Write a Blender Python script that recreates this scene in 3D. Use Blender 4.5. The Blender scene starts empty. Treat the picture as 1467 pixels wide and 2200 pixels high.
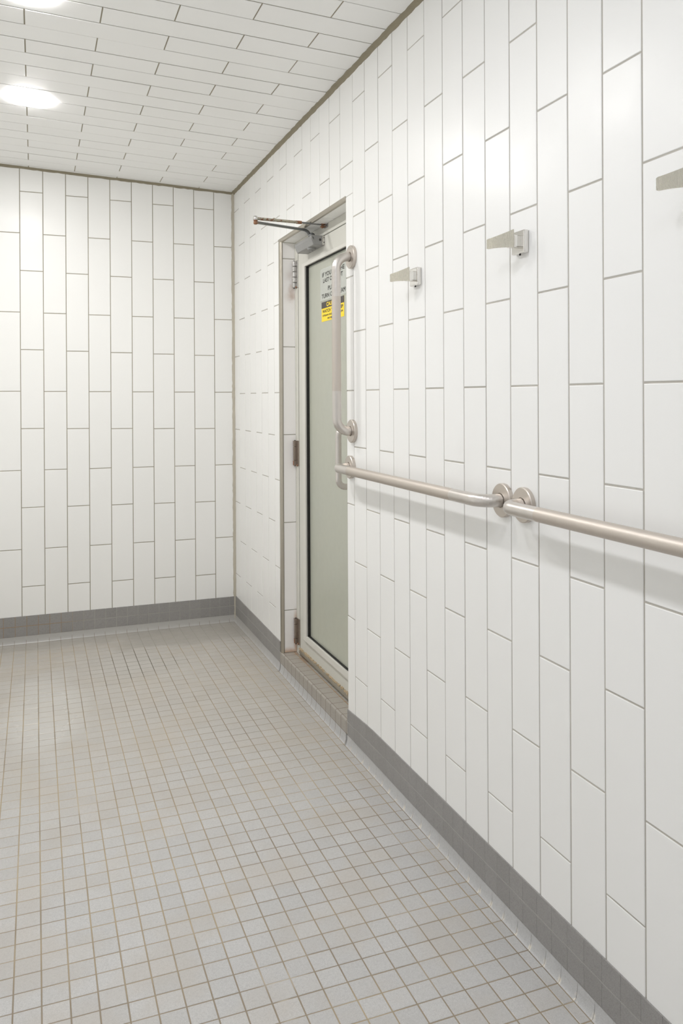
import bpy, bmesh, math, random
from mathutils import Vector, Matrix
random.seed(7)
S = 0.1                      # one unit of the layout below is one wall-tile width = 0.1 m
scene = bpy.context.scene
COL = scene.collection

# ------------------------------------------------------------------ camera
f, cx, cy = 1734.93, 743.05, 857.71
yaw, pitch, roll = 0.36732, -0.00201, -0.0052
cam = bpy.data.cameras.new('camera')
camo = bpy.data.objects.new('camera', cam); COL.objects.link(camo)
F = Vector((math.sin(yaw)*math.cos(pitch), math.cos(yaw)*math.cos(pitch), math.sin(pitch)))
R = Vector((math.cos(yaw), -math.sin(yaw), 0)); U = R.cross(F)
R2 = math.cos(roll)*R + math.sin(roll)*U
U2 = -math.sin(roll)*R + math.cos(roll)*U
m = Matrix((R2, U2, -F)).transposed().to_4x4()
m.translation = Vector((-9.406, -40.094, 0.493))*S
camo.matrix_world = m
cam.sensor_fit = 'HORIZONTAL'; cam.sensor_width = 36
cam.lens = f/1467*36
cam.shift_x = (733.5-cx)/1467
cam.shift_y = (cy-1100)/1467
cam.clip_start = 0.02
scene.camera = camo

# ------------------------------------------------------------------ world, exposure
world = bpy.data.worlds.new('world'); scene.world = world
world.use_nodes = True
world.node_tree.nodes['Background'].inputs[0].default_value = (0.80, 0.86, 0.74, 1)
world.node_tree.nodes['Background'].inputs[1].default_value = 1.5
scene.view_settings.view_transform = 'Standard'
scene.view_settings.look = 'None'
scene.view_settings.gamma = 1
scene.view_settings.exposure = 0.0
LAMP = 122                    # strength of the ceiling lamps
LAMP_COL = (1.0, 0.985, 0.965)       # the two lamps at the door end
LAMP_COOL = (0.97, 0.99, 1.06)     # the tubes nearer the viewer are cooler and weaker
LEVELS = (1.62, 1.06, .66, .58, .55)
scene.cycles.max_bounces = 14
scene.cycles.diffuse_bounces = 10
scene.cycles.glossy_bounces = 6

# ------------------------------------------------------------------ material helpers
def lin(c):
    return tuple(((v/255+0.055)/1.055)**2.4 if v/255 > 0.04045 else v/255/12.92 for v in c) + (1,)

class NT:
    def __init__(s, name):
        s.m = bpy.data.materials.new(name); s.m.use_nodes = True
        s.t = s.m.node_tree; s.b = s.t.nodes['Principled BSDF']
        s.co = None
    def n(s, k, **kw):
        x = s.t.nodes.new(k)
        for a, v in kw.items(): setattr(x, a, v)
        return x
    def lk(s, a, b): s.t.links.new(a, b)
    def pos(s):
        if s.co is None: s.co = s.n('ShaderNodeTexCoord').outputs['Object']
        return s.co
    def xyz(s):
        x = s.n('ShaderNodeSeparateXYZ'); s.lk(s.pos(), x.inputs[0]); return x.outputs
    def noise(s, scale, detail=3, rough=.5, vec=None, stretch=None):
        x = s.n('ShaderNodeTexNoise'); x.inputs['Scale'].default_value = scale
        x.inputs['Detail'].default_value = detail; x.inputs['Roughness'].default_value = rough
        v = vec or s.pos()
        if stretch:
            mp = s.n('ShaderNodeMapping'); mp.inputs['Scale'].default_value = stretch
            s.lk(v, mp.inputs[0]); v = mp.outputs[0]
        s.lk(v, x.inputs['Vector']); return x.outputs['Fac']
    def math(s, op, a, b=None, c=None):
        x = s.n('ShaderNodeMath', operation=op)
        for i, v in enumerate((a, b, c)):
            if v is None: continue
            if isinstance(v, (int, float)): x.inputs[i].default_value = v
            else: s.lk(v, x.inputs[i])
        return x.outputs[0]
    def ramp(s, v, a, b, ca=0, cb=1):
        x = s.n('ShaderNodeMapRange'); x.interpolation_type = 'SMOOTHSTEP'
        s.lk(v, x.inputs[0])
        for i, q in zip((1, 2, 3, 4), (a, b, ca, cb)): x.inputs[i].default_value = q
        return x.outputs[0]
    def mix(s, fac, a, b):
        x = s.n('ShaderNodeMix', data_type='RGBA')
        if isinstance(fac, (int, float)): x.inputs[0].default_value = fac
        else: s.lk(fac, x.inputs[0])
        for i, v in ((6, a), (7, b)):
            if isinstance(v, tuple): x.inputs[i].default_value = v
            else: s.lk(v, x.inputs[i])
        return x.outputs[2]
    def color(s, v):
        if isinstance(v, tuple): s.b.inputs['Base Color'].default_value = v
        else: s.lk(v, s.b.inputs['Base Color'])
    def set(s, rough=None, metal=None, spec=None):
        for k, v in (('Roughness', rough), ('Metallic', metal), ('Specular IOR Level', spec)):
            if v is None: continue
            if isinstance(v, (int, float)): s.b.inputs[k].default_value = v
            else: s.lk(v, s.b.inputs[k])
    def bump(s, h, strength, dist=0.001):
        x = s.n('ShaderNodeBump'); x.inputs['Strength'].default_value = strength
        x.inputs['Distance'].default_value = dist
        s.lk(h, x.inputs['Height']); s.lk(x.outputs[0], s.b.inputs['Normal'])

def plain(name, rgb, rough=.5, metal=0, var=.06, scale=30, bump=0):
    t = NT(name); c = lin(rgb)
    if var:
        d = tuple(v*(1-var) for v in c[:3])+(1,)
        t.color(t.mix(t.noise(scale, 4), d, tuple(min(1, v*(1+var)) for v in c[:3])+(1,)))
    else: t.color(c)
    t.set(rough, metal)
    if bump: t.bump(t.noise(scale*6, 3), bump)
    return t.m

M = {}
# white glazed wall tile
def white_tile(name, warm=(244, 244, 243)):
    t = NT(name)
    n1 = t.noise(2.2, 3)
    c = t.mix(n1, lin(warm), lin((warm[0]-4, warm[1]-4, warm[2]-5)))
    t.color(c)
    t.set(t.ramp(t.noise(5, 3), .3, .7, .30, .40), 0, .45)
    t.bump(t.noise(14, 2), .02)
    return t
M['tile'] = white_tile('white_tile').m
t = white_tile('jamb_tile', (249, 247, 247))   # rust stained tile beside the hinges
x, y, z = t.xyz()
base = t.b.inputs['Base Color'].links[0].from_socket
ns = t.noise(18, 4)
foot = t.math('MULTIPLY', t.ramp(t.math('ADD', z, t.math('MULTIPLY', ns, .03)), -.955, -.985), 1)
side = t.math('MULTIPLY', t.ramp(t.math('ADD', x, t.math('MULTIPLY', ns, .02)), .055, .072), t.ramp(z, -.80, -.88))
rust = t.math('MULTIPLY', t.math('MAXIMUM', foot, side), .75)
c = t.mix(rust, base, lin((196, 150, 108)))
dz = t.math('ABSOLUTE', t.math('SUBTRACT', z, .49)); dx = t.math('ABSOLUTE', t.math('SUBTRACT', x, .045))
sm = t.math('MULTIPLY', t.math('MULTIPLY', t.ramp(dz, .10, .01), t.ramp(dx, .04, .0)), t.ramp(ns, .3, .75))
c = t.mix(t.math('MULTIPLY', sm, .8), c, lin((180, 150, 130)))
t.color(c); M['jamb_tile'] = t.m
M['grout'] = plain('wall_grout', (188, 184, 176), .9, var=.18, scale=6)
M['grout_back'] = plain('back_wall_grout', (164, 158, 144), .9, var=.15, scale=6)
M['ceil_grout'] = plain('ceiling_grout', (164, 156, 138), .9, var=.2, scale=8)
M['caulk_light'] = plain('tan_caulk', (186, 180, 166), .7, var=.1, scale=15, bump=.3)
M['caulk'] = plain('brown_caulk', (142, 134, 114), .75, var=.12, scale=25, bump=.3)

# unglazed grey mosaic
def speckle(t, a, b, big=.5):
    sp = t.noise(900, 2, .7); md = t.noise(160, 3)
    lg = t.noise(7, 4)
    c = t.mix(t.ramp(sp, .35, .65), a, b)
    dark = tuple(v*.88 for v in a[:3])+(1,)
    c = t.mix(t.math('MULTIPLY', t.ramp(md, .45, .75), .35), c, dark)
    return c, lg
def vcol(t):
    a = t.n('ShaderNodeAttribute', attribute_name='shade'); return a.outputs['Fac']
def film_mask(t):
    x, y, z = t.xyz()
    n = t.math('MULTIPLY', t.math('SUBTRACT', t.noise(9, 4), .5), .16)
    yy = t.math('ADD', y, n)
    a = t.math('MULTIPLY', t.ramp(yy, -.31, -.26), t.ramp(t.math('ADD', x, n), -.66, -.5))
    # a thinner veil right under the back wall
    b = t.ramp(yy, -.16, -.09, 0, .75)
    return t.math('MAXIMUM', a, b)
t = NT('floor_mosaic')
c, lg = speckle(t, lin((179, 178, 177)), lin((202, 201, 200)))
c = t.mix(t.math('MULTIPLY', t.ramp(lg, .4, .7), .38), c, lin((184, 175, 163)))
c = t.mix(t.math('MULTIPLY', vcol(t), .18), c, lin((150, 150, 150)))
x, y, z = t.xyz()
c = t.mix(t.ramp(y, -2.2, -.9, 0, .35), c, lin((176, 166, 150)))
c = t.mix(t.math('MULTIPLY', film_mask(t), .75), c, lin((164, 160, 153)))
# smooth patch towards the end wall, its bright reflection painted in as pale colour
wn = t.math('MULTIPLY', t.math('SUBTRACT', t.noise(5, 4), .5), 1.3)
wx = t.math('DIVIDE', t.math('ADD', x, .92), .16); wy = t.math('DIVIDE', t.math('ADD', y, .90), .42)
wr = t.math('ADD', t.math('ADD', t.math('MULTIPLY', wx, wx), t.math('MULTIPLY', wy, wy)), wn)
wet_sheen = t.ramp(wr, 1.1, .1)
c = t.mix(t.math('MULTIPLY', wet_sheen, .45), c, lin((206, 205, 202)))
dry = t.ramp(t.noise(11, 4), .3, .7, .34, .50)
rg = t.n('ShaderNodeMix', data_type='FLOAT'); t.lk(wet_sheen, rg.inputs[0]); t.lk(dry, rg.inputs[2]); rg.inputs[3].default_value = .26
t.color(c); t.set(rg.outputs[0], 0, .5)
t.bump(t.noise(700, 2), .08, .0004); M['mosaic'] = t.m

t = NT('floor_grout')
n1 = t.noise(3.2, 4); n2 = t.noise(5.5, 4, vec=None, stretch=(1.3, .7, 1))
c = t.mix(t.ramp(n1, .35, .65), lin((142, 130, 112)), lin((172, 157, 130)))
c = t.mix(t.math('MULTIPLY', t.ramp(n2, .56, .72), .8), c, lin((196, 186, 168)))
x, y, z = t.xyz()
nn = t.math('MULTIPLY', t.math('SUBTRACT', t.noise(6, 3), .5), .5)
ex = t.math('DIVIDE', t.math('ADD', t.math('ADD', x, .50), nn), .22)
ey = t.math('DIVIDE', t.math('ADD', t.math('ADD', y, .42), nn), .26)
rr = t.math('SQRT', t.math('ADD', t.math('MULTIPLY', ex, ex), t.math('MULTIPLY', ey, ey)))
c = t.mix(t.ramp(rr, 1.1, .5, 0, .85), c, lin((88, 84, 66)))
c = t.mix(t.math('MULTIPLY', film_mask(t), .93), c, lin((160, 156, 148)))
t.color(c); t.set(.7); M['floor_grout'] = t.m

t = NT('base_mosaic')
c, lg = speckle(t, lin((141, 139, 137)), lin((163, 161, 159)))
c = t.mix(t.math('MULTIPLY', vcol(t), .15), c, lin((112, 110, 106)))
t.color(c); t.set(.55, 0, .4); M['base'] = t.m
t = NT('base_grout')
x, y, z = t.xyz()
c = t.mix(t.ramp(t.math('ADD', x, t.math('MULTIPLY', t.noise(20, 3), .1)), -.60, -.86), lin((172, 170, 165)), lin((164, 140, 112)))
t.color(c); t.set(.8); M['base_grout'] = t.m

t = NT('cove_mosaic')
c, lg = speckle(t, lin((178, 178, 178)), lin((200, 200, 200)))
x, y, z = t.xyz()
# pale mineral crust where each joint meets the foot of the cove
ph = t.math('PINGPONG', t.math('ADD', y, .0594), .025)
farr = t.ramp(y, -.75, -.35)
c = t.mix(t.math('MULTIPLY', farr, .8), c, lin((178, 176, 172)))
low = t.math('MULTIPLY', t.ramp(z, -1.060, -1.072), t.ramp(y, -1.2, -1.8))
cr = t.math('MULTIPLY', t.math('MULTIPLY', t.ramp(t.math('ADD', ph, t.math('MULTIPLY', t.noise(60, 3), .008)), .012, .004), low), t.ramp(t.noise(120, 3), .35, .6))
c = t.mix(t.math('MULTIPLY', cr, .85), c, lin((238, 230, 214)))
t.color(c); t.set(.28, 0, .5); t.bump(t.noise(500, 2), .1, .0004); M['cove'] = t.m
t = NT('cove_grout')
x, y, z = t.xyz()
door = t.math('MULTIPLY', t.ramp(y, -1.60, -1.57), t.ramp(y, -.79, -.82))
foot = t.ramp(z, -1.055, -1.068)
c = t.mix(t.math('MAXIMUM', door, foot), lin((186, 184, 178)), lin((134, 118, 98)))
t.color(c); t.set(.8); M['cove_grout'] = t.m
t = NT('curb_mosaic')
c, lg = speckle(t, lin((158, 152, 144)), lin((176, 171, 163)))
x, y, z = t.xyz()
st = t.math('MULTIPLY', t.math('MULTIPLY', t.ramp(x, .03, .06), t.ramp(y, -1.1, -.9)), t.ramp(t.noise(22, 3), .3, .6))
c = t.mix(t.math('MULTIPLY', st, .6), c, lin((150, 116, 84)))
t.color(c); t.set(.45); M['curb'] = t.m
t = NT('curb_grout')
x, y, z = t.xyz()
c = t.mix(t.ramp(x, .03, .055), lin((124, 108, 92)), lin((170, 134, 88)))
t.color(c); t.set(.8); M['curb_grout'] = t.m

def metal(name, rgb, rough, stretch=(1, 1, 1), sc=200, b=.05):
    t = NT(name); c = lin(rgb)
    n = t.noise(sc, 3, .6, stretch=stretch)
    t.color(t.mix(n, tuple(v*.9 for v in c[:3])+(1,), c))
    t.set(t.ramp(n, .3, .7, rough*.85, rough*1.15), 1)
    if b: t.bump(n, b, .0004)
    return t.m
M['satin'] = metal('satin_steel', (210, 202, 194), .52, sc=500, b=.15)
M['smooth'] = metal('smooth_steel', (216, 211, 206), .36, sc=80, b=0)
M['flange'] = metal('flange_steel', (208, 200, 192), .38, sc=90, b=.02)
M['chrome'] = metal('polished_steel', (236, 234, 230), .11, sc=60, b=0)
M['brushed'] = metal('brushed_steel', (210, 206, 194), .26, (1, 12, 1), 90, .03)
M['trimmetal'] = metal('edge_trim_metal', (190, 184, 172), .36, sc=40, b=0)
M['hinge'] = metal('hinge_bronze', (168, 156, 146), .42, sc=120, b=.03)
M['hinge_bright'] = metal('hinge_steel', (205, 203, 200), .3, sc=120, b=0)
M['alu'] = metal('worn_aluminium', (196, 192, 182), .45, (1, 1, 9), 60, .05)
M['paint'] = plain('grey_green_paint', (209, 208, 200), .42, var=.04, scale=6)
M['closer'] = plain('silver_closer_paint', (152, 152, 151), .38, metal=.35, var=.04, scale=20)
M['stop'] = plain('glazing_stop_paint', (214, 212, 205), .38, var=.05, scale=12)
M['dark'] = plain('black_rubber', (26, 25, 23), .6, var=.1)
M['screw'] = plain('dark_screw', (52, 48, 46), .4, metal=.6, var=.1)
t = NT('rusty_steel')
n = t.noise(85, 5, .65); n2 = t.noise(300, 3)
rcol = t.mix(n2, lin((98, 64, 48)), lin((152, 114, 88)))
rm = t.ramp(n, .50, .57)
x, y, z = t.xyz()
rm = t.math('MULTIPLY', rm, t.ramp(x, .0, -.045, .45, 1))
c = t.mix(rm, t.mix(t.noise(40, 3), lin((158, 156, 148)), lin((176, 168, 146))), rcol)
t.color(c); t.set(t.ramp(rm, 0, 1, .4, .85), t.ramp(rm, 0, 1, .5, 0)); M['rusty'] = t.m
t = NT('arm_steel')
x, y, z = t.xyz()
rm = t.math('MULTIPLY', t.ramp(t.math('ADD', x, t.math('MULTIPLY', t.noise(90, 4), .03)), -.17, -.19), .6)
t.color(t.mix(rm, lin((122, 124, 124)), lin((168, 120, 88)))); t.set(.38, .5); M['arm'] = t.m
M['rust'] = plain('rust', (138, 100, 76), .85, var=.35, scale=150, bump=.4)
M['crust'] = plain('limescale_crust', (186, 168, 140), .9, var=.4, scale=120, bump=.8)
t = NT('frosted_glass')
t.color(t.mix(t.noise(4, 2), lin((200, 202, 192)), lin((204, 204, 190))))
t.set(t.ramp(t.noise(30, 3), .3, .7, .30, .38), 0, .5)
t.b.inputs['Transmission Weight'].default_value = .35
M['glass'] = t.m
M['film'] = plain('pale_sign_film', (190, 193, 186), .4, var=.03)
M['yellow'] = plain('sign_yellow', (255, 222, 20), .4, var=.02)
M['black'] = plain('sign_black', (66, 60, 58), .45, var=.03)
M['ink'] = plain('sign_ink', (62, 61, 57), .5, var=.03)
for i, lv in enumerate(LEVELS):
    t = NT('lamp_diffuser'); t.color(lin((250, 250, 250)))
    t.b.inputs['Emission Color'].default_value = (LAMP_COL if i < 2 else LAMP_COOL)+(1,)
    t.b.inputs['Emission Strength'].default_value = LAMP*lv
    M['lamp%d' % i] = t.m
M['lamp_rim'] = plain('lamp_rim', (235, 235, 232), .4, var=.02)

# ------------------------------------------------------------------ mesh helpers (layout units in, metres out)
class MB:
    def __init__(s): s.v, s.f, s.mi, s.mats, s.sm, s.sh = [], [], [], [], [], []
    def mat(s, k):
        if k not in s.mats: s.mats.append(k)
        return s.mats.index(k)
    def add(s, vs, fs, mat, smooth=False, shade=0.):
        o = len(s.v); s.v += [tuple(float(c) for c in v) for v in vs]
        k = s.mat(mat)
        for q in fs:
            s.f.append([o+i for i in q]); s.mi.append(k); s.sm.append(smooth); s.sh.append(shade)
    def quad(s, a, b, c, d, mat): s.add([a, b, c, d], [(0, 1, 2, 3)], mat)
    def box(s, x0, x1, y0, y1, z0, z1, mat, bev=0):
        if bev <= 0:
            vs = [(x, y, z) for x in (x0, x1) for y in (y0, y1) for z in (z0, z1)]
            s.add(vs, [(0, 1, 3, 2), (4, 6, 7, 5), (0, 4, 5, 1), (2, 3, 7, 6), (0, 2, 6, 4), (1, 5, 7, 3)], mat)
            return
        bm = bmesh.new(); bmesh.ops.create_cube(bm, size=1)
        for v in bm.verts: v.co = Vector(((x0+x1)/2+v.co.x*(x1-x0), (y0+y1)/2+v.co.y*(y1-y0), (z0+z1)/2+v.co.z*(z1-z0)))
        bmesh.ops.bevel(bm, geom=bm.edges[:], offset=bev, segments=2, affect='EDGES', profile=.5)
        s.bm(bm, mat)
    def bm(s, bm, mat, smooth=False):
        bm.verts.index_update()
        s.add([v.co[:] for v in bm.verts], [[v.index for v in q.verts] for q in bm.faces], mat, smooth); bm.free()
    def sweep(s, pts, prof, mat, up=(0, 0, 1), caps=True, smooth=True, mats=None, closed=True):
        """profile points (a, b) carried along pts by parallel transport"""
        pts = [Vector(p) for p in pts]; n = len(prof); rings = []
        T = [(pts[min(i+1, len(pts)-1)]-pts[max(i-1, 0)]).normalized() for i in range(len(pts))]
        u = Vector(up); u = (u-u.dot(T[0])*T[0]).normalized()
        for i, p in enumerate(pts):
            if i: u = (u-u.dot(T[i])*T[i]).normalized()
            w = T[i].cross(u)
            pr = prof(i) if callable(prof) else prof
            rings.append([p+u*b+w*a for a, b in pr])
        n = len(rings[0])
        for i in range(len(pts)-1):
            mt = mats(i) if mats else mat
            vs = rings[i]+rings[i+1]
            rng = range(n if closed else n-1)
            s.add(vs, [(j, (j+1) % n, n+(j+1) % n, n+j) for j in rng], mt, smooth)
        if caps:
            s.add(rings[0], [tuple(range(n))[::-1]], mat, False); s.add(rings[-1], [tuple(range(n))], mat, False)
    def tube(s, pts, r, mat, seg=20, **k):
        s.sweep(pts, [(r*math.cos(2*math.pi*i/seg), r*math.sin(2*math.pi*i/seg)) for i in range(seg)], mat, **k)
    def lathe(s, c, axis, prof, mat, seg=40, smooth=True):
        """prof = [(r, h)] along axis from c"""
        c = Vector(c); a = Vector(axis).normalized()
        u = a.orthogonal().normalized(); w = a.cross(u)
        rings = [[c+a*h+(u*math.cos(2*math.pi*i/seg)+w*math.sin(2*math.pi*i/seg))*r for i in range(seg)] for r, h in prof]
        for i in range(len(prof)-1):
            vs = rings[i]+rings[i+1]
            s.add(vs, [(j, (j+1) % seg, seg+(j+1) % seg, seg+j) for j in range(seg)], mat, smooth)
        s.add(rings[0], [tuple(range(seg))[::-1]], mat); s.add(rings[-1], [tuple(range(seg))], mat)
    def prism(s, poly, fn, t0, t1, mat):
        """2-D polygon extruded: fn(a, b, t) gives the point"""
        n = len(poly)
        vs = [fn(a, b, t0) for a, b in poly]+[fn(a, b, t1) for a, b in poly]
        s.add(vs, [tuple(range(n))[::-1], tuple(range(n, 2*n))]+[(i, (i+1) % n, n+(i+1) % n, n+i) for i in range(n)], mat)
    def tile(s, u0, u1, v0, v1, fn, mat, gap=.036, bev=.012, dep=.016, lip=.003, corners=None):
        """one raised tile: fn(u, v, d) with d the distance out of the face"""
        g = gap/2; u0 += g; u1 -= g; v0 += g; v1 -= g
        if u1-u0 < .03 or v1-v0 < .03: return
        d = random.uniform(-lip, lip); o = dep
        t = [random.uniform(-lip, lip)*.5 for _ in range(4)]
        c = [(u0, v0), (u1, v0), (u1, v1), (u0, v1)]
        ci = [(u0+bev, v0+bev), (u1-bev, v0+bev), (u1-bev, v1-bev), (u0+bev, v1-bev)]
        vs = [fn(a, b, -o) for a, b in c]+[fn(a, b, d-bev*.6) for a, b in c]+[fn(a, b, d+t[i]) for i, (a, b) in enumerate(ci)]
        fs = []
        for k in (0, 4):
            fs += [(k+i, k+(i+1) % 4, k+4+(i+1) % 4, k+4+i) for i in range(4)]
        fs.append((8, 9, 10, 11))
        s.add(vs, fs, mat, False, random.random())
    def build(s, name, parent=None, fix=False):
        me = bpy.data.meshes.new(name)
        me.from_pydata([(x*S, y*S, z*S) for x, y, z in s.v], [], s.f)
        for k in s.mats: me.materials.append(M[k])
        me.polygons.foreach_set('material_index', s.mi)
        me.polygons.foreach_set('use_smooth', s.sm)
        if any(s.sh):
            at = me.attributes.new('shade', 'FLOAT', 'FACE'); at.data.foreach_set('value', s.sh)
        bm = bmesh.new(); bm.from_mesh(me)
        if fix: bmesh.ops.remove_doubles(bm, verts=bm.verts, dist=1e-6)
        bmesh.ops.recalc_face_normals(bm, faces=bm.faces)
        bm.to_mesh(me); bm.free(); me.update()
        o = bpy.data.objects.new(name, me); COL.objects.link(o)
        if parent: attach(o, parent)
        return o

def attach(o, parent):
    o.parent = parent
    o.matrix_parent_inverse = Matrix.Translation(-parent.location)
def empty(name, loc):
    o = bpy.data.objects.new(name, None); COL.objects.link(o)
    o.location = Vector(loc)*S; o.empty_display_size = .02; return o
def tag(o, label, cat=None, group=None, kind=None):
    o['label'] = label
    if cat: o['category'] = cat
    if group: o['group'] = group
    if kind: o['kind'] = kind
    return o
def struct(o, label, cat): return tag(o, label, cat, kind='structure')

# ------------------------------------------------------------------ layout
ZF = -10.76                               # floor
def CZ(x): return 10.86-.0358*x           # the ceiling falls towards the right wall
XL, YN = -19.6, -46.0                     # left wall, wall behind the camera
DY0, DY1, DZ = -8.24, -15.72, 6.88        # door opening
DX = .64                                  # depth of the recess (face of the door frame)
CURB = -9.99
def lerp_list(t, pts):
    for (a, va), (b, vb) in zip(pts, pts[1:]):
        if t >= b: return va+(vb-va)*(a-t)/(a-b) if a != b else va
    return pts[-1][1]
def base_top(y): return lerp_list(y, [(0, -9.47), (-8.2, -9.57), (-15.7, -9.60), (-17.6, -9.49), (-26, -9.50), (-46, -9.55)])

# right wall -----------------------------------------------------------
w = MB()
fnR = lambda u, v, d: (-d, -u, v)         # u = -y
lines = [0, 1.06, 2.15, 3.22, 4.24, 5.22, 6.26, 7.25, 8.17, 9.14, 10.15, 11.15, 12.15, 13.16, 14.17, 15.2]
lines += [16.34, 17.34]+[16.364+j for j in range(2, 31)]
ZT = 10.84
def joints(fam, z0, z1):
    a = 9.84 if fam == 0 else 7.985
    a += 3.636*2
    out = []
    while a > z0:
        if a < z1: out.append(a)
        a -= 3.636
    return [z1]+out+[z0]
for c in range(len(lines)-1):
    u0, u1 = lines[c], lines[c+1]
    js = joints(c % 2, -9.75, ZT)
    for zt, zb in zip(js, js[1:]):
        rects = [(u0, u1, zb, zt)]
        out = []
        a, b = 7.98, -DY1                 # door opening widened by the metal edge on its left
        top = DZ+.10
        for (p, q, r, s_) in rects:
            if q <= a or p >= b or r >= top: out.append((p, q, r, s_)); continue
            if s_ > top: out.append((p, q, top-.018, s_))
            s2 = min(s_, top)
            if p < a: out.append((p, a+.018, r, s2))
            if q > b: out.append((b-.018, q, r, s2))
        for r_ in out: w.tile(*r_, fnR, 'tile')
g = -.016
for (ya, yb, za, zb) in ((0.3, -8.05, -11, 11.3), (-15.72, YN-.3, -11, 11.3), (-8.05, -15.72, DZ+.05, 11.3)):
    w.quad((-g, ya, za), (-g, yb, za), (-g, yb, zb), (-g, ya, zb), 'grout')
# recess: left jamb, soffit, right jamb
jz = [DZ, 6.21, 2.59, -1.02, -4.63, -8.24, CURB]
for zt, zb in zip(jz, jz[1:]):
    w.tile(.09, DX, zb, zt, lambda u, v, d: (u, DY0-d, v), 'jamb_tile')
w.quad((.06, DY0+.022, -11), (1.3, DY0+.022, -11), (1.3, DY0+.022, DZ+.1), (.06, DY0+.022, DZ+.1), 'grout')
for ya, yb in ((8.24, 9.4), (9.4, 13.07), (13.07, 15.72)):
    w.tile(.09, DX, ya, yb, lambda u, v, d: (u, -v, DZ-d), 'tile')
w.quad((.06, DY0, DZ+.022), (1.3, DY0, DZ+.022), (1.3, DY1, DZ+.022), (.06, DY1, DZ+.022), 'grout')
zz = 6.9
while zz > CURB:
    w.tile(.02, DX, max(zz-3.636, CURB), zz, lambda u, v, d: (u, DY1+d, v), 'tile'); zz -= 3.636
w.quad((0, DY1-.022, -11), (1.3, DY1-.022, -11), (1.3, DY1-.022, DZ+.1), (0, DY1-.022, DZ+.1), 'grout')
struct(w.build('wall_right'), 'long right wall of tall white vertical tiles holding the door, hooks and grab bars', 'wall')

# back wall ------------------------------------------------------------
w = MB()
fnB = lambda u, v, d: (-u, -d, v)         # u = -x
bl = [0]+[1.0101+1.0013*k for k in range(19)]
for c in range(len(bl)-1):
    u0, u1 = bl[c], bl[c+1]
    dz = (-.08+.0185*(c-.5))*(1 if c % 2 else .35)
    a = (10.0 if c % 2 else 8.123)+dz
    zt = min(CZ(-u0), CZ(-u1))-.02
    js = [zt]+[a-3.6486*n for n in range(7) if -9.8 < a-3.6486*n < zt]+[-9.75]
    for p, q in zip(js, js[1:]): w.tile(u0, u1, q, p, fnB, 'tile')
w.quad((.3, .016, -11), (XL-.3, .016, -11), (XL-.3, .016, 12), (.3, .016, 12), 'grout_back')
struct(w.build('wall_back'), 'end wall of tall white vertical tiles left of the corner', 'wall')

# left wall and the wall behind the camera ------------------------------
for nm, fn, L, lab in (('wall_left', lambda u, v, d: (XL+d, -u, v), -YN, 'plain white tiled wall on the left'),
                       ('wall_front', lambda u, v, d: (-u, YN+d, v), -XL, 'plain white tiled wall behind the viewer')):
    w = MB(); k = 0
    while k < L:
        a = 10.0-(1.82 if int(k) % 2 else 0)
        js = [11.5]+[a-3.64*n for n in range(6)]+[-11]
        for p, q in zip(js, js[1:]): w.tile(k, min(k+1, L), q, p, fn, 'tile')
        k += 1
    w.quad(fn(-.3, -11, -.022), fn(L+.3, -11, -.022), fn(L+.3, 12, -.022), fn(-.3, 12, -.022), 'grout')
    struct(w.build(nm), lab, 'wall')

# ceiling ----------------------------------------------------------------
w = MB()
fnC = lambda u, v, d: (-u, -v, CZ(-u)-d)
yk = [0]+[.27+.998*k for k in range(0, 46)]
for r in range(len(yk)-1):
    ro = r-1
    off = 3.70 if ro % 2 == 0 else 5.70-3.93
    xs = [0]+[off+3.93*n for n in range(-1, 6) if .1 < off+3.93*n < -XL]+[-XL]
    for a, b in zip(xs, xs[1:]): w.tile(a, b, yk[r], yk[r+1], fnC, 'tile', lip=.006)
w.quad((.3, .3, CZ(.3)+.022), (XL-.3, .3, CZ(XL-.3)+.022), (XL-.3, YN-.3, CZ(XL-.3)+.022), (.3, YN-.3, CZ(.3)+.022), 'ceil_grout')
struct(w.build('ceiling'), 'sloping ceiling of long white tiles in staggered rows', 'ceiling')

# floor ------------------------------------------------------------------
w = MB()
fnF = lambda u, v, d: (-u, -v, ZF+d)
xs = [.113, .354]+[.354+.5*j for j in range(1, 39)]
ys = [.13]+[.594+.5*k for k in range(0, 91)]
for i in range(len(xs)-1):
    for k in range(len(ys)-1):
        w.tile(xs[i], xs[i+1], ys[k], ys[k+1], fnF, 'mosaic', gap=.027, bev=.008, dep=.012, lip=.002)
w.quad((1.5, .3, ZF-.006), (XL-.3, .3, ZF-.006), (XL-.3, YN-.3, ZF-.006), (1.5, YN-.3, ZF-.006), 'floor_grout')
struct(w.build('floor'), 'grey square mosaic floor with tan grout lines', 'floor')

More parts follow.
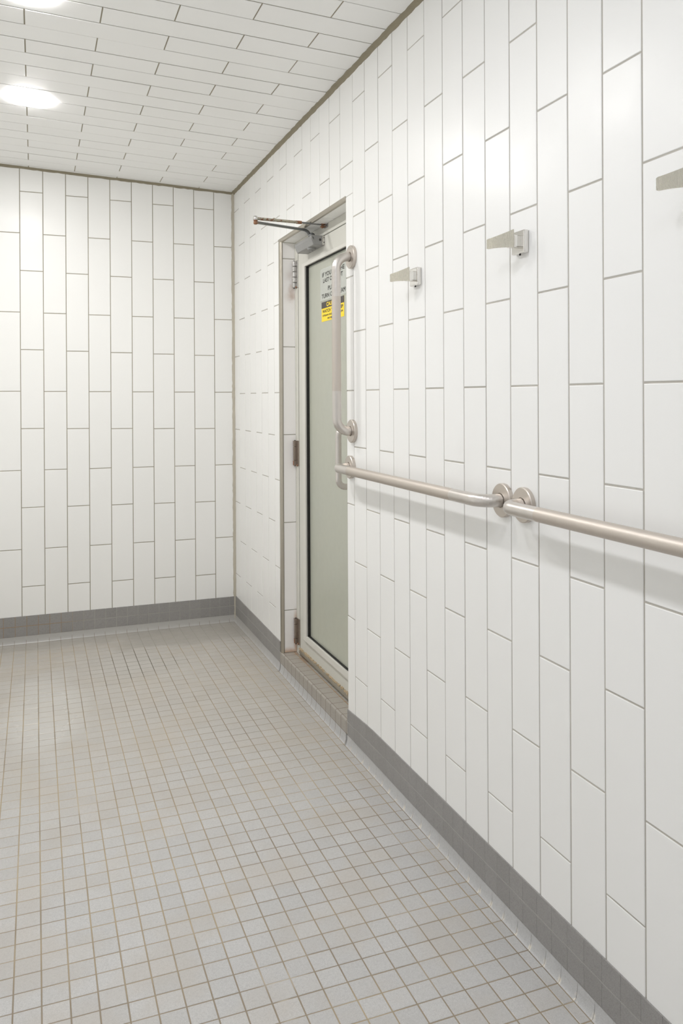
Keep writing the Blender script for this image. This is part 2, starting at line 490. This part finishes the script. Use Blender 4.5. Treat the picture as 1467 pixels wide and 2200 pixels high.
# base tiles + cove ---------------------------------------------------------
BP = .03; ZB = -10.43
def cove_prof(n=8):
    return [(BP+.08*(1-math.cos(math.pi/2*i/n)), ZB-.33*math.sin(math.pi/2*i/n)) for i in range(n+1)]
def cove(w, fn, a, b, mat, gap):
    pr = cove_prof(); a += gap/2; b -= gap/2
    if b-a < .02: return
    for (d0, z0), (d1, z1) in zip(pr, pr[1:]):
        w.add([fn(a, z0, d0), fn(b, z0, d0), fn(b, z1, d1), fn(a, z1, d1)], [(0, 1, 2, 3)], mat, True)
def cove_back(w, fn, a, b, mat):
    pr = cove_prof()
    for (d0, z0), (d1, z1) in zip(pr, pr[1:]):
        w.add([fn(a, z0, d0-.006), fn(b, z0, d0-.006), fn(b, z1-.005, d1-.005), fn(a, z1-.005, d1-.005)], [(0, 1, 2, 3)], mat, True)
def base_run(w, fn, a, b, top, off, vgap):
    k = off
    while k < b:
        p, q = max(a, k), min(b, k+.5); k += .5
        if q-p < .02: continue
        tm = top(-(p+q)/2); h = (tm-ZB)/2; mid = ZB+h
        t0, t1 = top(-p), top(-q)
        for z0, z1 in ((ZB, mid), (mid, None)):
            g = vgap/2; gz = .013
            if z1 is None:
                c = [(p+g, mid+gz), (q-g, mid+gz), (q-g, t1), (p+g, t0)]
            else: c = [(p+g, ZB+.004), (q-g, ZB+.004), (q-g, mid-gz), (p+g, mid-gz)]
            bv = .0025
            ci = [(c[0][0]+bv, c[0][1]+bv), (c[1][0]-bv, c[1][1]+bv), (c[2][0]-bv, c[2][1]-bv), (c[3][0]+bv, c[3][1]-bv)]
            vs = [fn(u, v, 0) for u, v in c]+[fn(u, v, BP-.005) for u, v in c]+[fn(u, v, BP) for u, v in ci]
            fs = [(kk+i, kk+(i+1) % 4, kk+4+(i+1) % 4, kk+4+i) for kk in (0, 4) for i in range(4)]+[(8, 9, 10, 11)]
            w.add(vs, fs, 'base', False, random.random())
        w.add([fn(p, ZB, BP-.008), fn(q, ZB, BP-.008), fn(q, t1-.006, BP-.008), fn(p, t0-.006, BP-.008)], [(0, 1, 2, 3)], 'base_grout')
        w.add([fn(p, t0-.006, BP-.008), fn(q, t1-.006, BP-.008), fn(q, t1-.006, -.01), fn(p, t0-.006, -.01)], [(0, 1, 2, 3)], 'base_grout')
w = MB()
base_run(w, fnR, 0, 8.0, base_top, -.03, .003)
base_run(w, fnR, 15.70, 45.9, base_top, -.22, .003)
k = -.406
while k < 45.9:
    if not (8.0 < k+.25 < 15.6): cove(w, fnR, max(k, .02), k+.5, 'cove', .008)
    k += .5
cove_back(w, fnR, 0, 8.1, 'cove_grout'); cove_back(w, fnR, 15.6, 45.9, 'cove_grout')
struct(w.build('baseboard_right'), 'two dark grey rows of base tile and pale cove under the right wall', 'baseboard')
w = MB()
base_run(w, fnB, 0, 19.5, lambda y: -9.51, -.18, .02)
k = -.146
while k < 19.5:
    cove(w, fnB, max(k, .02), k+.5, 'cove', .016); k += .5
cove_back(w, fnB, 0, 19.5, 'cove_grout')
struct(w.build('baseboard_back'), 'two dark grey rows of base tile and pale cove under the end wall', 'baseboard')

# tiled curb in the doorway -------------------------------------------------------
w = MB()
k = -.406
while k < 16:
    a, b = max(k, 7.98), min(k+.5, 15.72); k += .5
    if b-a < .04: continue
    cove(w, fnR, a, b, 'cove', .02)
    zt = CURB-.05                                   # top of the face, before the rounded nose
    g = .011
    prof = [(ZB+.01, .028)]+[(zt+.05*math.sin(t), .028-.05*(1-math.cos(t))) for t in [math.pi/2*i/4 for i in range(5)]]
    pts = [(d, z) for z, d in prof]+[(-.04, CURB), None, (-.052, CURB), (-.50, CURB)]
    for p_, q_ in zip(pts, pts[1:]):
        if p_ is None or q_ is None: continue
        (d0, z0), (d1, z1) = p_, q_
        w.add([fnR(a+g, z0, d0), fnR(b-g, z0, d0), fnR(b-g, z1, d1), fnR(a+g, z1, d1)], [(0, 1, 2, 3)], 'curb', False, random.random())
    w.add([fnR(a+g, CURB, -.525), fnR(b-g, CURB, -.525), fnR(b-g, CURB, -1.2), fnR(a+g, CURB, -1.2)], [(0, 1, 2, 3)], 'curb')
cove_back(w, fnR, 7.98, 15.74, 'cove_grout')
w.quad(fnR(7.98, ZB-.01, .024), fnR(15.72, ZB-.01, .024), fnR(15.72, CURB-.05, .024), fnR(7.98, CURB-.05, .024), 'curb_grout')
w.quad(fnR(7.98, CURB-.05, .024), fnR(15.72, CURB-.05, .024), fnR(15.72, CURB-.005, -.02), fnR(7.98, CURB-.005, -.02), 'curb_grout')
w.quad(fnR(7.98, CURB-.005, -.02), fnR(15.72, CURB-.005, -.02), fnR(15.72, CURB-.005, -1.3), fnR(7.98, CURB-.005, -1.3), 'curb_grout')
struct(w.build('trim_1'), 'low mosaic-tiled curb across the foot of the doorway', 'curb')

# caulk lines and the metal edge round the opening ------------------------------------
def bead(name, p0, p1, da, db, wa, label, n=90, mk='caulk'):
    """triangular bead filling the angle between directions da and db"""
    w = MB(); p0, p1, da, db = map(Vector, (p0, p1, da, db)); rings = []
    for i in range(n+1):
        p = p0.lerp(p1, i/n); a = wa*(1+random.uniform(-.13, .13)); b = wa*(1+random.uniform(-.13, .13))
        mdl = (da*a+db*b)*.42
        back = -(da+db)*.02
        rings.append([p+back+da*0, p+da*a+db*-.0, p+mdl, p+db*b])
    for i in range(n):
        vs = rings[i]+rings[i+1]
        w.add(vs, [(j, (j+1) % 4, 4+(j+1) % 4, 4+j) for j in range(4)], mk, False)
    w.add(rings[0], [(3, 2, 1, 0)], mk); w.add(rings[-1], [(0, 1, 2, 3)], mk)
    return struct(w.build(name), label, 'trim')
bead('trim_2', (0, .02, CZ(0)), (0, YN, CZ(0)), (-1, 0, .0358), (0, 0, -1), .125, 'brown caulk line where the ceiling meets the right wall', 220)
bead('trim_3', (.02, 0, CZ(0)), (XL, 0, CZ(XL)), (0, -1, 0), (0, 0, -1), .105, 'brown caulk line where the ceiling meets the end wall', 110)
bead('trim_4', (0, 0, CZ(0)-.02), (0, 0, -10.62), (-1, 0, 0), (0, -1, 0), .125, 'tan caulk line running down the room corner', 150, 'caulk_light')
w = MB()
def edge_prof(i=0):
    return None
r = .10
arc = [(math.cos(math.pi/2*i/6), math.sin(math.pi/2*i/6)) for i in range(7)]
# left upright: wall leaf, rounded nose, return leaf (x, y)
pl = [(-.006, -8.0), (-.010, DY0+r+.01)]+[(-.010+r*(1-c), DY0+r-.01-r*s_) for c, s_ in arc]+[(.085, DY0-.012), (.085, DY0+.03), (.03, DY0+.2), (.02, -8.0)]
w.prism(pl, lambda a, b, t: (a, b, t), -10.43, DZ+.01, 'trimmetal')
pt = [(-.006, DZ+.135), (-.010, DZ+r)]+[(-.010+r*(1-c), DZ+r-.01-r*s_) for c, s_ in arc]+[(.10, DZ-.012), (.10, DZ+.03), (.03, DZ+.1), (.02, DZ+.13)]
w.prism(pt, lambda a, b, t: (a, t, b), -7.955, DY1+.0, 'trimmetal')
struct(w.build('trim_5'), 'rounded metal edge strip round the door opening', 'trim')

# ------------------------------------------------------------------ door
door = empty('door_1', (DX+.1, (DY0+DY1)/2, CURB)); struct(door, 'narrow grey metal door with a tall frosted glass pane, set in a tiled recess', 'door')
LE, RE = -8.66, -15.30                    # leaf edges
LT, LB = 6.50, -9.88
w = MB()                                  # fixed frame
w.box(DX-.02, DX+.5, DY0-.012, LE+.015, CURB+.01, DZ, 'paint', .012)
w.box(DX-.035, DX+.1, DY0-.14, DY0-.165, CURB+.02, DZ, 'paint')
w.box(DX-.02, DX+.5, RE-.015, DY1+.012, CURB+.01, DZ, 'paint', .012)
w.box(DX-.018, DX+.5, DY0-.02, DY1+.02, LT+.03, DZ-.005, 'paint', .012)
w.build('door_frame', door)
w = MB()                                  # leaf
SL, SR = -9.37, -14.72                    # inner edges of the stiles (before the glass stops)
GT, GB = 5.83, -9.20
x0, x1 = DX-.005, DX+.35
w.box(x0, x1, SL, LE-.01, LB, LT, 'paint', .008)
w.box(x0, x1, RE+.01, SR, LB, LT, 'paint', .008)
w.box(x0+.002, x1, SR+.005, SL-.005, GT, LT, 'paint', .008)
w.box(x0+.002, x1, SR+.005, SL-.005, LB, GB, 'paint', .008)
w.build('door_leaf', door)
w = MB()                                  # glass stops standing a little proud
gs = .12; sd = .09
SI, TI, BI = SL-.37, GT-.145, GB+.25      # inner edges of the stops
w.box(x0-sd, x0+.1, SI, SL-.012, GB+.012, GT-.012, 'stop', .012)
w.box(x0-sd, x0+.1, SR+.012, SR+gs, GB+.012, GT-.012, 'stop', .012)
w.box(x0-sd+.002, x0+.1, SR+.012, SL-.012, TI, GT-.012, 'stop', .012)
w.box(x0-sd+.002, x0+.1, SR+.012, SL-.012, GB+.012, BI, 'stop', .012)
w.build('glass_stop', door)
w = MB()
ga, gb, gc, gd = SI, SR+gs, TI, BI
w.box(x0-.03, x0+.09, ga-.075, ga+.01, gd, gc, 'dark'); w.box(x0-.03, x0+.09, gb-.01, gb+.05, gd, gc, 'dark')
w.box(x0-.02, x0+.09, gb, ga, gc-.02, gc+.01, 'dark'); w.box(x0-.02, x0+.09, gb, ga, gd-.01, gd+.022, 'dark')
w.box(x0-.004, x0+.02, SR, SL, GT-.016, GT+.002, 'screw'); w.box(x0-.004, x0+.02, SR, SL, GB-.002, GB+.016, 'screw')
w.box(x0-.004, x0+.02, SL-.014, SL+.002, GB, GT, 'screw'); w.box(x0-.004, x0+.02, SR-.002, SR+.014, GB, GT, 'screw')
w.build('gasket', door)
w = MB(); GX = x0+.07
w.box(GX, GX+.06, gb-.03, ga+.03, gd-.03, gc+.03, 'glass'); w.build('glass_pane', door)
w = MB()                                  # sweep at the foot with its crust
w.box(x0-.06, x0+.02, RE+.02, LE-.04, LB-.03, LB+.17, 'alu', .012)
sw = w.build('door_sweep', door)
w = MB()
y = LE-.05
while y > RE:
    hgt = random.uniform(.0, .035); ln = random.uniform(.02, .10)
    if random.random() < .75: w.box(x0-.066-random.uniform(0, .012), x0+.01, y-ln, y, LB+.15-random.uniform(0, .04), LB+.172+hgt, 'crust', .006)
    y -= ln*random.uniform(.6, 1.6)
w.build('limescale_crust', sw)
# pull handle
w = MB()
hy, hx = -14.78, .05
def bent(points, rad, n=7):
    P = [Vector(p) for p in points]; out = [P[0]]
    for a, b, c in zip(P, P[1:], P[2:]):
        d0 = (a-b).normalized(); d1 = (c-b).normalized()
        cen = b+(d0+d1)*rad
        for i in range(n+1):
            t = i/n*math.pi/2
            out.append(cen-d1*rad*math.cos(t)-d0*rad*math.sin(t))
    out.append(P[-1]); return out
hp = bent([(x0, hy, -.55), (hx, hy, -.55), (hx, hy, -2.5), (x0, hy, -2.5)], .25)
w.tube(hp, .105, 'smooth', 18)
tag(w.build('pull_handle', door), 'bent steel pull handle')
# hinges
for zt, zb, k in ((6.10, 5.0, 0), (-1.26, -2.29, 1), (-8.56, -9.60, 1)):
    w = MB(); mt = 'hinge' if k else 'hinge_bright'
    w.box(DX-.05, DX, LE-.02, DY0-.13, zb, zt, mt, .006)
    n = 5 if not k else 3
    hh = (zt-zb)/n if not k else None
    cuts = [zb+hh*i for i in range(n+1)] if not k else [zb, zb+.22, zt-.24, zt]
    yb = DY0-.15
    for i, (a, b) in enumerate(zip(cuts, cuts[1:])):
        mm = 'rust' if (i == 0 and (not k or k)) and zt < 0 and random.random() < .0 else mt
        if k: w.box(DX-.16, DX-.03, yb-.06, yb+.10, a+.006, b-.006, mm, .012)
        else: w.lathe((DX-.10, yb, a+.01), (0, 0, 1), [(.078, 0), (.085, .012), (.085, b-a-.03), (.078, b-a-.018)], mm, 18)
    h = w.build('hinge', door)
    w = MB(); w.lathe((DX-.10, yb, zb-.02), (0, 0, 1), [(.03, 0), (.03, zt-zb+.04)], 'screw', 12)
    w.build('hinge_pin', h)
    w = MB()
    rz = zb if k else zb
    w.box(DX-.165, DX-.155 if k else DX-.16, yb-.05, yb+.08, rz+.02, rz+.2, 'rust')
    w.lathe((DX-.04, LE+.14, zb+.02), (-1, 0, 0), [(.05, 0), (.04, .03), (.01, .04)], 'rust', 10)
    tag(w.build('rust_patch', h), 'brown rust at the foot of the hinge')

# ------------------------------------------------------------------ door closer
cl = empty('door_closer', (.37, -11.15, 6.14))
tag(cl, 'silver-grey door closer with rusty jointed arm at the head of the door', 'door closer')
w = MB()
pf = [(.64, 6.50), (.13, 6.50), (.10, 6.47), (.10, 6.37), (.20, 6.15), (.23, 6.14), (.64, 6.14)]
ya, yb = -11.88, -9.88
w.prism(pf, lambda a, b, t: (a, t, b), ya, yb, 'closer')
body = w.build('closer_body', cl)
bv = body.modifiers.new('bevel', 'BEVEL'); bv.width = .0022; bv.segments = 2; bv.limit_method = 'ANGLE'
w = MB(); w.lathe((.37, -11.15, 6.02), (0, 0, 1), [(.06, 0), (.07, .03), (.12, .04), (.16, .07), (.17, .13)], 'closer', 26)
w.build('spindle_cap', body)
w = MB(); w.lathe((.37, -11.15, 6.49), (0, 0, 1), [(.13, 0), (.13, .06), (.10, .12), (.10, .22)], 'arm', 20)
w.build('spindle', body)
w = MB()                                   # end plate with its stamped mark, valve and screws
w.box(.555, .575, ya-.006, ya+.002, 6.15, 6.49, 'brushed')
w.box(.575, .64, ya-.012, ya+.002, 6.15, 6.50, 'hinge_bright', .004)
w.lathe((.606, ya-.006, 6.42), (0, -1, 0), [(.02, 0), (.02, .012)], 'screw', 14)
w.lathe((.606, ya-.006, 6.25), (0, -1, 0), [(.02, 0), (.02, .012)], 'screw', 14)
w.build('end_plate', body)
w = MB()
# round stamped badge: a ring with a small letter-like bar inside
def ring(c, r0, r1, yf, n=24):
    vs = [(c[0]+rr*math.cos(2*math.pi*i/n), yf, c[1]+rr*math.sin(2*math.pi*i/n)) for rr in (r0, r1) for i in range(n)]
    w.add(vs, [(i, (i+1) % n, n+(i+1) % n, n+i) for i in range(n)], 'screw')
ring((.46, 6.335), .027, .045, ya-.008)
w.box(.445, .457, ya-.01, ya, 6.295, 6.375, 'screw'); w.box(.457, .478, ya-.01, ya, 6.345, 6.358, 'screw'); w.box(.457, .473, ya-.01, ya, 6.315, 6.327, 'screw')
w.build('badge', body)
for q in ((.17, .178, 6.36, 6.45), (.196, .203, 6.33, 6.42)):
    w = MB(); w.box(q[0], q[1], ya-.008, ya+.002, q[2], q[3], 'screw'); w.build('vent_slot', body)
elb = Vector((-2.0, -11.92, 0))
def flat(wd, th, n=1):
    a, b = wd/2, th/2; c = th*.35
    return [(a, -b+c), (a, b-c), (a-c, b), (-a+c, b), (-a, b-c), (-a, -b+c), (-a+c, -b), (a-c, -b)]
w = MB()
P = [(.37, -11.15, 6.60), (.33, -11.16, 6.62), (.27, -11.18, 6.68), (.20, -11.21, 6.75), (.11, -11.235, 6.79), (0, -11.27, 6.80)]
for i in range(1, 13):
    t = i/12; P.append((0+(-2.0)*t, -11.27+(-.65)*t, 6.80-.01*t))
w.sweep(P, flat(.15, .085), 'arm', smooth=False)
w.lathe((.37, -11.15, 6.58), (0, 0, 1), [(.12, 0), (.13, .02), (.13, .09), (.1, .11)], 'arm', 20)
w.build('main_arm', cl)
w = MB()                                   # forearm: flat outer link, nut, thin rod to the shoe
A, B = Vector((-2.0, -11.92, 6.93)), Vector((.50, -12.06, 6.865))
at = lambda t: A.lerp(B, t)
w.sweep([at(i/10*.62) for i in range(11)], flat(.14, .09), 'rusty', smooth=False)
w.tube([at(.60), at(.61), at(.67), at(.68)], .062, 'rust', 6, smooth=False)
w.tube([at(.66+i/6*.34) for i in range(7)], .036, 'arm', 12)
w.lathe(tuple(at(.27)+Vector((0, 0, .03))), (0, 0, 1), [(.05, 0), (.045, .035), (.02, .05)], 'rusty', 12)
w.build('forearm', cl)
w = MB()
w.lathe((-2.0, -11.92, 6.72), (0, 0, 1), [(.05, 0), (.075, .02), (.075, .09), (.06, .11), (.075, .13), (.075, .16)], 'rust', 20)
w.lathe((-2.0, -11.92, 6.87), (0, 0, 1), [(.085, 0), (.09, .02), (.09, .10), (.07, .14), (.02, .155)], 'hinge_bright', 22)
tag(w.build('elbow_joint', cl), 'knuckle of the arm, grey cap over rusty pin')
w = MB()                                   # shoe on the frame head
w.box(.59, .63, -12.32, -11.95, 6.74, 6.87, 'closer', .006)
w.box(.42, .60, -12.14, -11.99, 6.77, 6.80, 'rust', .004)
w.box(.42, .60, -12.14, -11.99, 6.86, 6.885, 'rust', .004)
w.lathe((.49, -12.06, 6.73), (0, 0, 1), [(.045, 0), (.045, .17)], 'rust', 14)
for dy in (-12.27, -12.21): w.lathe((.592, dy, 6.81), (-1, 0, 0), [(.02, 0), (.015, .012)], 'screw', 12)
tag(w.build('bracket_shoe', cl), 'rusted mounting shoe on the frame head')

# ------------------------------------------------------------------ signs on the glass
def text_mesh(body, ya, yb, zb, zt, x, mat, name, parent, bold=.0):
    """lettering fitted into y from ya (left) to yb (right), baseline zb, cap height zt"""
    cu = bpy.data.curves.new('t', 'FONT'); cu.body = body; cu.resolution_u = 3
    to = bpy.data.objects.new('t', cu); COL.objects.link(to)
    dg = bpy.context.evaluated_depsgraph_get(); dg.update()
    me = bpy.data.meshes.new_from_object(to.evaluated_get(dg))
    bpy.data.objects.remove(to); bpy.data.curves.remove(cu)
    xs = [v.co.x for v in me.vertices]; ys = [v.co.y for v in me.vertices]
    a, b, c, d = min(xs), max(xs), min(ys), max(ys)
    for v in me.vertices:
        u = (v.co.x-a)/(b-a); q = (v.co.y-c)/(d-c)
        v.co = Vector((x, ya+(yb-ya)*u, zb+(zt-zb)*q))*S
    if bold:
        vs = [v.co.copy() for v in me.vertices]; ps = [list(p.vertices) for p in me.polygons]; n = len(vs); me2 = bpy.data.meshes.new(name)
        V, P = [], []
        for k, (dy, dz) in enumerate(((0, 0), (bold, 0), (-bold, 0), (0, bold), (0, -bold))):
            V += [v+Vector((-.0004*k, dy, dz))*S for v in vs]; P += [[i+n*k for i in p] for p in ps]
        me2.from_pydata(V, [], P); me = me2
    me.name = name; me.materials.clear(); me.materials.append(M[mat]); me.update()
    o = bpy.data.objects.new(name, me); COL.objects.link(o); attach(o, parent); return o
def rounded(y0, y1, z0, z1, r, x, th, mat, name):
    w = MB(); poly = []
    for cy_, cz_, s0 in ((y1+r, z1-r, 90), (y0-r, z1-r, 0), (y0-r, z0+r, 270), (y1+r, z0+r, 180)):
        for i in range(7):
            a = math.radians(s0+(90*i/6 if True else 0)); poly.append((cy_+r*math.cos(a), cz_+r*math.sin(a)))
    poly = []
    for cyy, czz, s0 in ((y0-r, z1-r, 0), (y1+r, z1-r, 90), (y1+r, z0+r, 180), (y0-r, z0+r, 270)):
        for i in range(7):
            a = math.radians(s0+90*i/6); poly.append((cyy+r*math.cos(a), czz+r*math.sin(a)))
    w.prism(poly, lambda a, b, t: (t, a, b), x, x+th, mat)
    return w
SX = GX-.008
w = rounded(-11.19, -13.94, 4.125, 5.33, .09, SX, .006, 'film', '')
sg = w.build('notice_sign'); tag(sg, 'pale clear notice with dark capitals about turning off the steam, on the door glass', 'sign')
for body, a, b, zb, zt in (('IF YOU ARE THE', -11.44, -13.76, 5.01, 5.165), ('LAST ONE OUT', -11.53, -13.60, 4.79, 4.94),
                           ('PLEASE', -12.06, -13.15, 4.465, 4.615), ('TURN OFF STEAM', -11.37, -13.84, 4.215, 4.368)):
    text_mesh(body, a, b, zb, zt, SX-.003, 'ink', 'lettering', sg, .006)
w = rounded(-11.335, -13.70, 3.345, 4.075, .01, SX, .006, 'yellow', '')
cs = w.build('caution_sign'); tag(cs, 'small yellow caution label with a black header below the clear notice', 'sign')
w = MB(); w.box(SX-.002, SX+.001, -13.70, -11.335, 3.835, 4.075, 'black'); w.build('header_band', cs)
text_mesh('CAUTION', -11.90, -13.14, 3.885, 4.025, SX-.005, 'yellow', 'header_lettering', cs, .01)
for body, a, b, zb, zt in (('WATCH YOUR STEP', -11.45, -13.60, 3.665, 3.775), ('STEAM ROOM FLOOR', -11.46, -13.60, 3.53, 3.588),
                           ('MAY BE SLIPPERY', -12.0, -13.05, 3.407, 3.465)):
    text_mesh(body, a, b, zb, zt, SX-.003, 'ink', 'lettering', cs, .005)

# ------------------------------------------------------------------ grab bars
def grab_bar(p0, p1, label, so=.56, r=.142, rad=.40):
    p0, p1 = Vector(p0), Vector(p1); o = Vector((-so, 0, 0))
    root = empty('grab_bar', p0); tag(root, label, 'grab bar', 'steel grab bars on the right wall')
    w = MB(); pts = bent([p0, p0+o, p1+o, p1], rad, 12)
    # add the change from smooth bend to textured grip
    d = (p1-p0).normalized(); n = len(pts); i0 = 14; 
    pts = pts[:i0]+[p0+o+d*1.25, p0+o+d*1.27, p1+o-d*1.27, p1+o-d*1.25]+pts[i0:]
    w.sweep(pts, [(r*math.cos(2*math.pi*i/32), r*math.sin(2*math.pi*i/32)) for i in range(32)], 'smooth', up=(0.0, .3, 1) if abs(d.y) > .5 else (0, 1, 0),
            mats=lambda i: 'satin' if i0+1 <= i <= i0+1 else 'smooth')
    w.build('bar', root)
    for p in (p0, p1):
        w = MB(); w.lathe(tuple(p+Vector((.004, 0, 0))), (-1, 0, 0), [(.36, 0), (.365, .02), (.365, .095), (.35, .112), (.16, .118), (.155, .09)], 'flange', 56)
        w.build('flange', root)
    return root
grab_bar((0, -16.30, 4.94), (0, -16.30, -.57), 'upright steel grab bar on the right wall at the edge of the door')
grab_bar((0, -16.12, -1.72), (0, -25.12, -1.73), 'level steel grab bar starting beside the door and running to mid wall')
grab_bar((0, -25.92, -1.735), (0, -34.95, -1.74), 'level steel grab bar nearest the viewer, running out of the picture on the right')

# ------------------------------------------------------------------ hooks
def robe_hook():
    root = empty('robe_hook', (0, 0, 0))
    w = MB(); w.box(-.12, .004, -.24, .24, -.235, .235, 'chrome', .03); w.build('backplate', root)
    w = MB()
    for dy in (-.055, .055):
        w.box(-.325, -.10, dy-.05, dy+.05, -.115, .135, 'chrome', .022)
    w.build('stem', root)
    w = MB(); n = 22; f_, b_ = [], []
    for i in range(n+1):
        t_ = i/n; x_ = -.315-.285*t_**1.25-.05*math.sin(math.pi*t_); y_ = -.16+.56*t_
        h = .105+.078*(1-t_)**1.7
        if t_ > .93: h *= .86+.14*math.sqrt(max(0, 1-((t_-.93)/.07)**2))
        dx_ = -.356*t_**.25-.157*math.cos(math.pi*t_); L = math.hypot(dx_, .56)
        nrm = Vector((-.56/L, dx_/L, 0)); c = Vector((x_, y_, .045*(1-t_)**1.4))
        f_.append((c+nrm*.014, h)); b_.append((c-nrm*.014, h))
    vs = []
    for (a, h), (b, _) in zip(f_, b_):
        vs += [a+Vector((0, 0, -h)), a+Vector((0, 0, h)), b+Vector((0, 0, h)), b+Vector((0, 0, -h))]
    fs = [(0, 1, 2, 3), tuple(4*n+j for j in (3, 2, 1, 0))]
    for i in range(n): fs += [(4*i+j, 4*i+(j+1) % 4, 4*i+4+(j+1) % 4, 4*i+4+j) for j in range(4)]
    w.add(vs, fs, 'brushed', False); w.build('hook_blade', root)
    w = MB(); w.lathe((-.06, 0, -.265), (0, 0, 1), [(.02, 0), (.025, .045)], 'screw', 12); w.build('set_screw', root)
    return root
hk = robe_hook()
for i, ((yy, zz), lab) in enumerate((((-20.93, 3.655), 'small polished double coat hook on the wall nearest the door'),
                                     ((-25.84, 3.67), 'polished double coat hook in the middle of the row on the right wall'),
                                     ((-30.76, 3.70), 'polished double coat hook cut off at the right edge of the picture'))):
    if i == 0: o = hk; o.location = Vector((0, yy, zz))*S
    else:
        o = hk.copy(); COL.objects.link(o); o.location = Vector((0, yy, zz))*S
        for ch in list(hk.children):
            c = ch.copy(); COL.objects.link(c); c.parent = o
            c.matrix_parent_inverse = Matrix.Identity(4)
    tag(o, lab, 'coat hook', 'coat hooks in a row on the right wall')
for ch in hk.children: ch.matrix_parent_inverse = Matrix.Identity(4)

# unseen tiled block along the left wall, added to bounce light upwards
w = MB()
for k in range(45):
    for j in range(6): w.tile(k, k+1, j+.1, j+1.1, lambda u, v, d: (XL+v-.05, -u, -6.3+d), 'tile')
    w.tile(k, k+1, -10.7, -6.33, lambda u, v, d: (XL+6.05+d, -u, v), 'tile')
w.box(XL+.1, XL+6.03, YN+.1, -.1, -10.7, -6.32, 'grout')
tag(w.build('bounce_bench'), 'unseen white tiled block added along the left wall to bounce light', 'bounce_bench')

# ------------------------------------------------------------------ ceiling lights
def light():
    root = empty('ceiling_light', (0, 0, 0))
    R_ = .72
    w = MB(); w.lathe((0, 0, .03), (0, 0, -1), [(R_+.05, 0), (R_+.05, .02), (R_+.03, .034), (R_, .036)], 'lamp_rim', 48); w.build('rim', root)
    w = MB(); w.lathe((0, 0, .0), (0, 0, -1), [(R_, 0), (R_, .035), (R_*.94, .042), (R_*.8, .05), (R_*.5, .058), (R_*.2, .062)], 'lamp0', 40); w.build('diffuser', root)
    return root
lp = light(); LX = -9.55
spots = [(LX, -9.2, 'lamp0', 'round glowing ceiling light nearest the end wall'),
         (LX, -17.4, 'lamp1', 'round glowing ceiling light cut off at the top left of the picture'),
         (LX, -25.6, 'lamp2', 'round ceiling light above the middle of the room, out of the picture'),
         (LX, -33.8, 'lamp3', 'round ceiling light just in front of the viewer, overhead'),
         (LX, -42.0, 'lamp4', 'round ceiling light behind the viewer')]
for i, (xx, yy, mt, lab) in enumerate(spots):
    if i == 0: o = lp
    else:
        o = lp.copy(); COL.objects.link(o)
        for ch in list(lp.children):
            c = ch.copy(); COL.objects.link(c); c.parent = o; c.matrix_parent_inverse = Matrix.Identity(4)
            if ch.name.startswith('diffuser'):
                c.data = ch.data.copy(); c.data.materials[0] = M[mt]
    o.location = Vector((xx, yy, CZ(xx)))*S; o.rotation_euler = (0, math.atan(.0358), 0)
    tag(o, lab, 'ceiling light', 'round lights along the ceiling')
for ch in lp.children: ch.matrix_parent_inverse = Matrix.Identity(4)
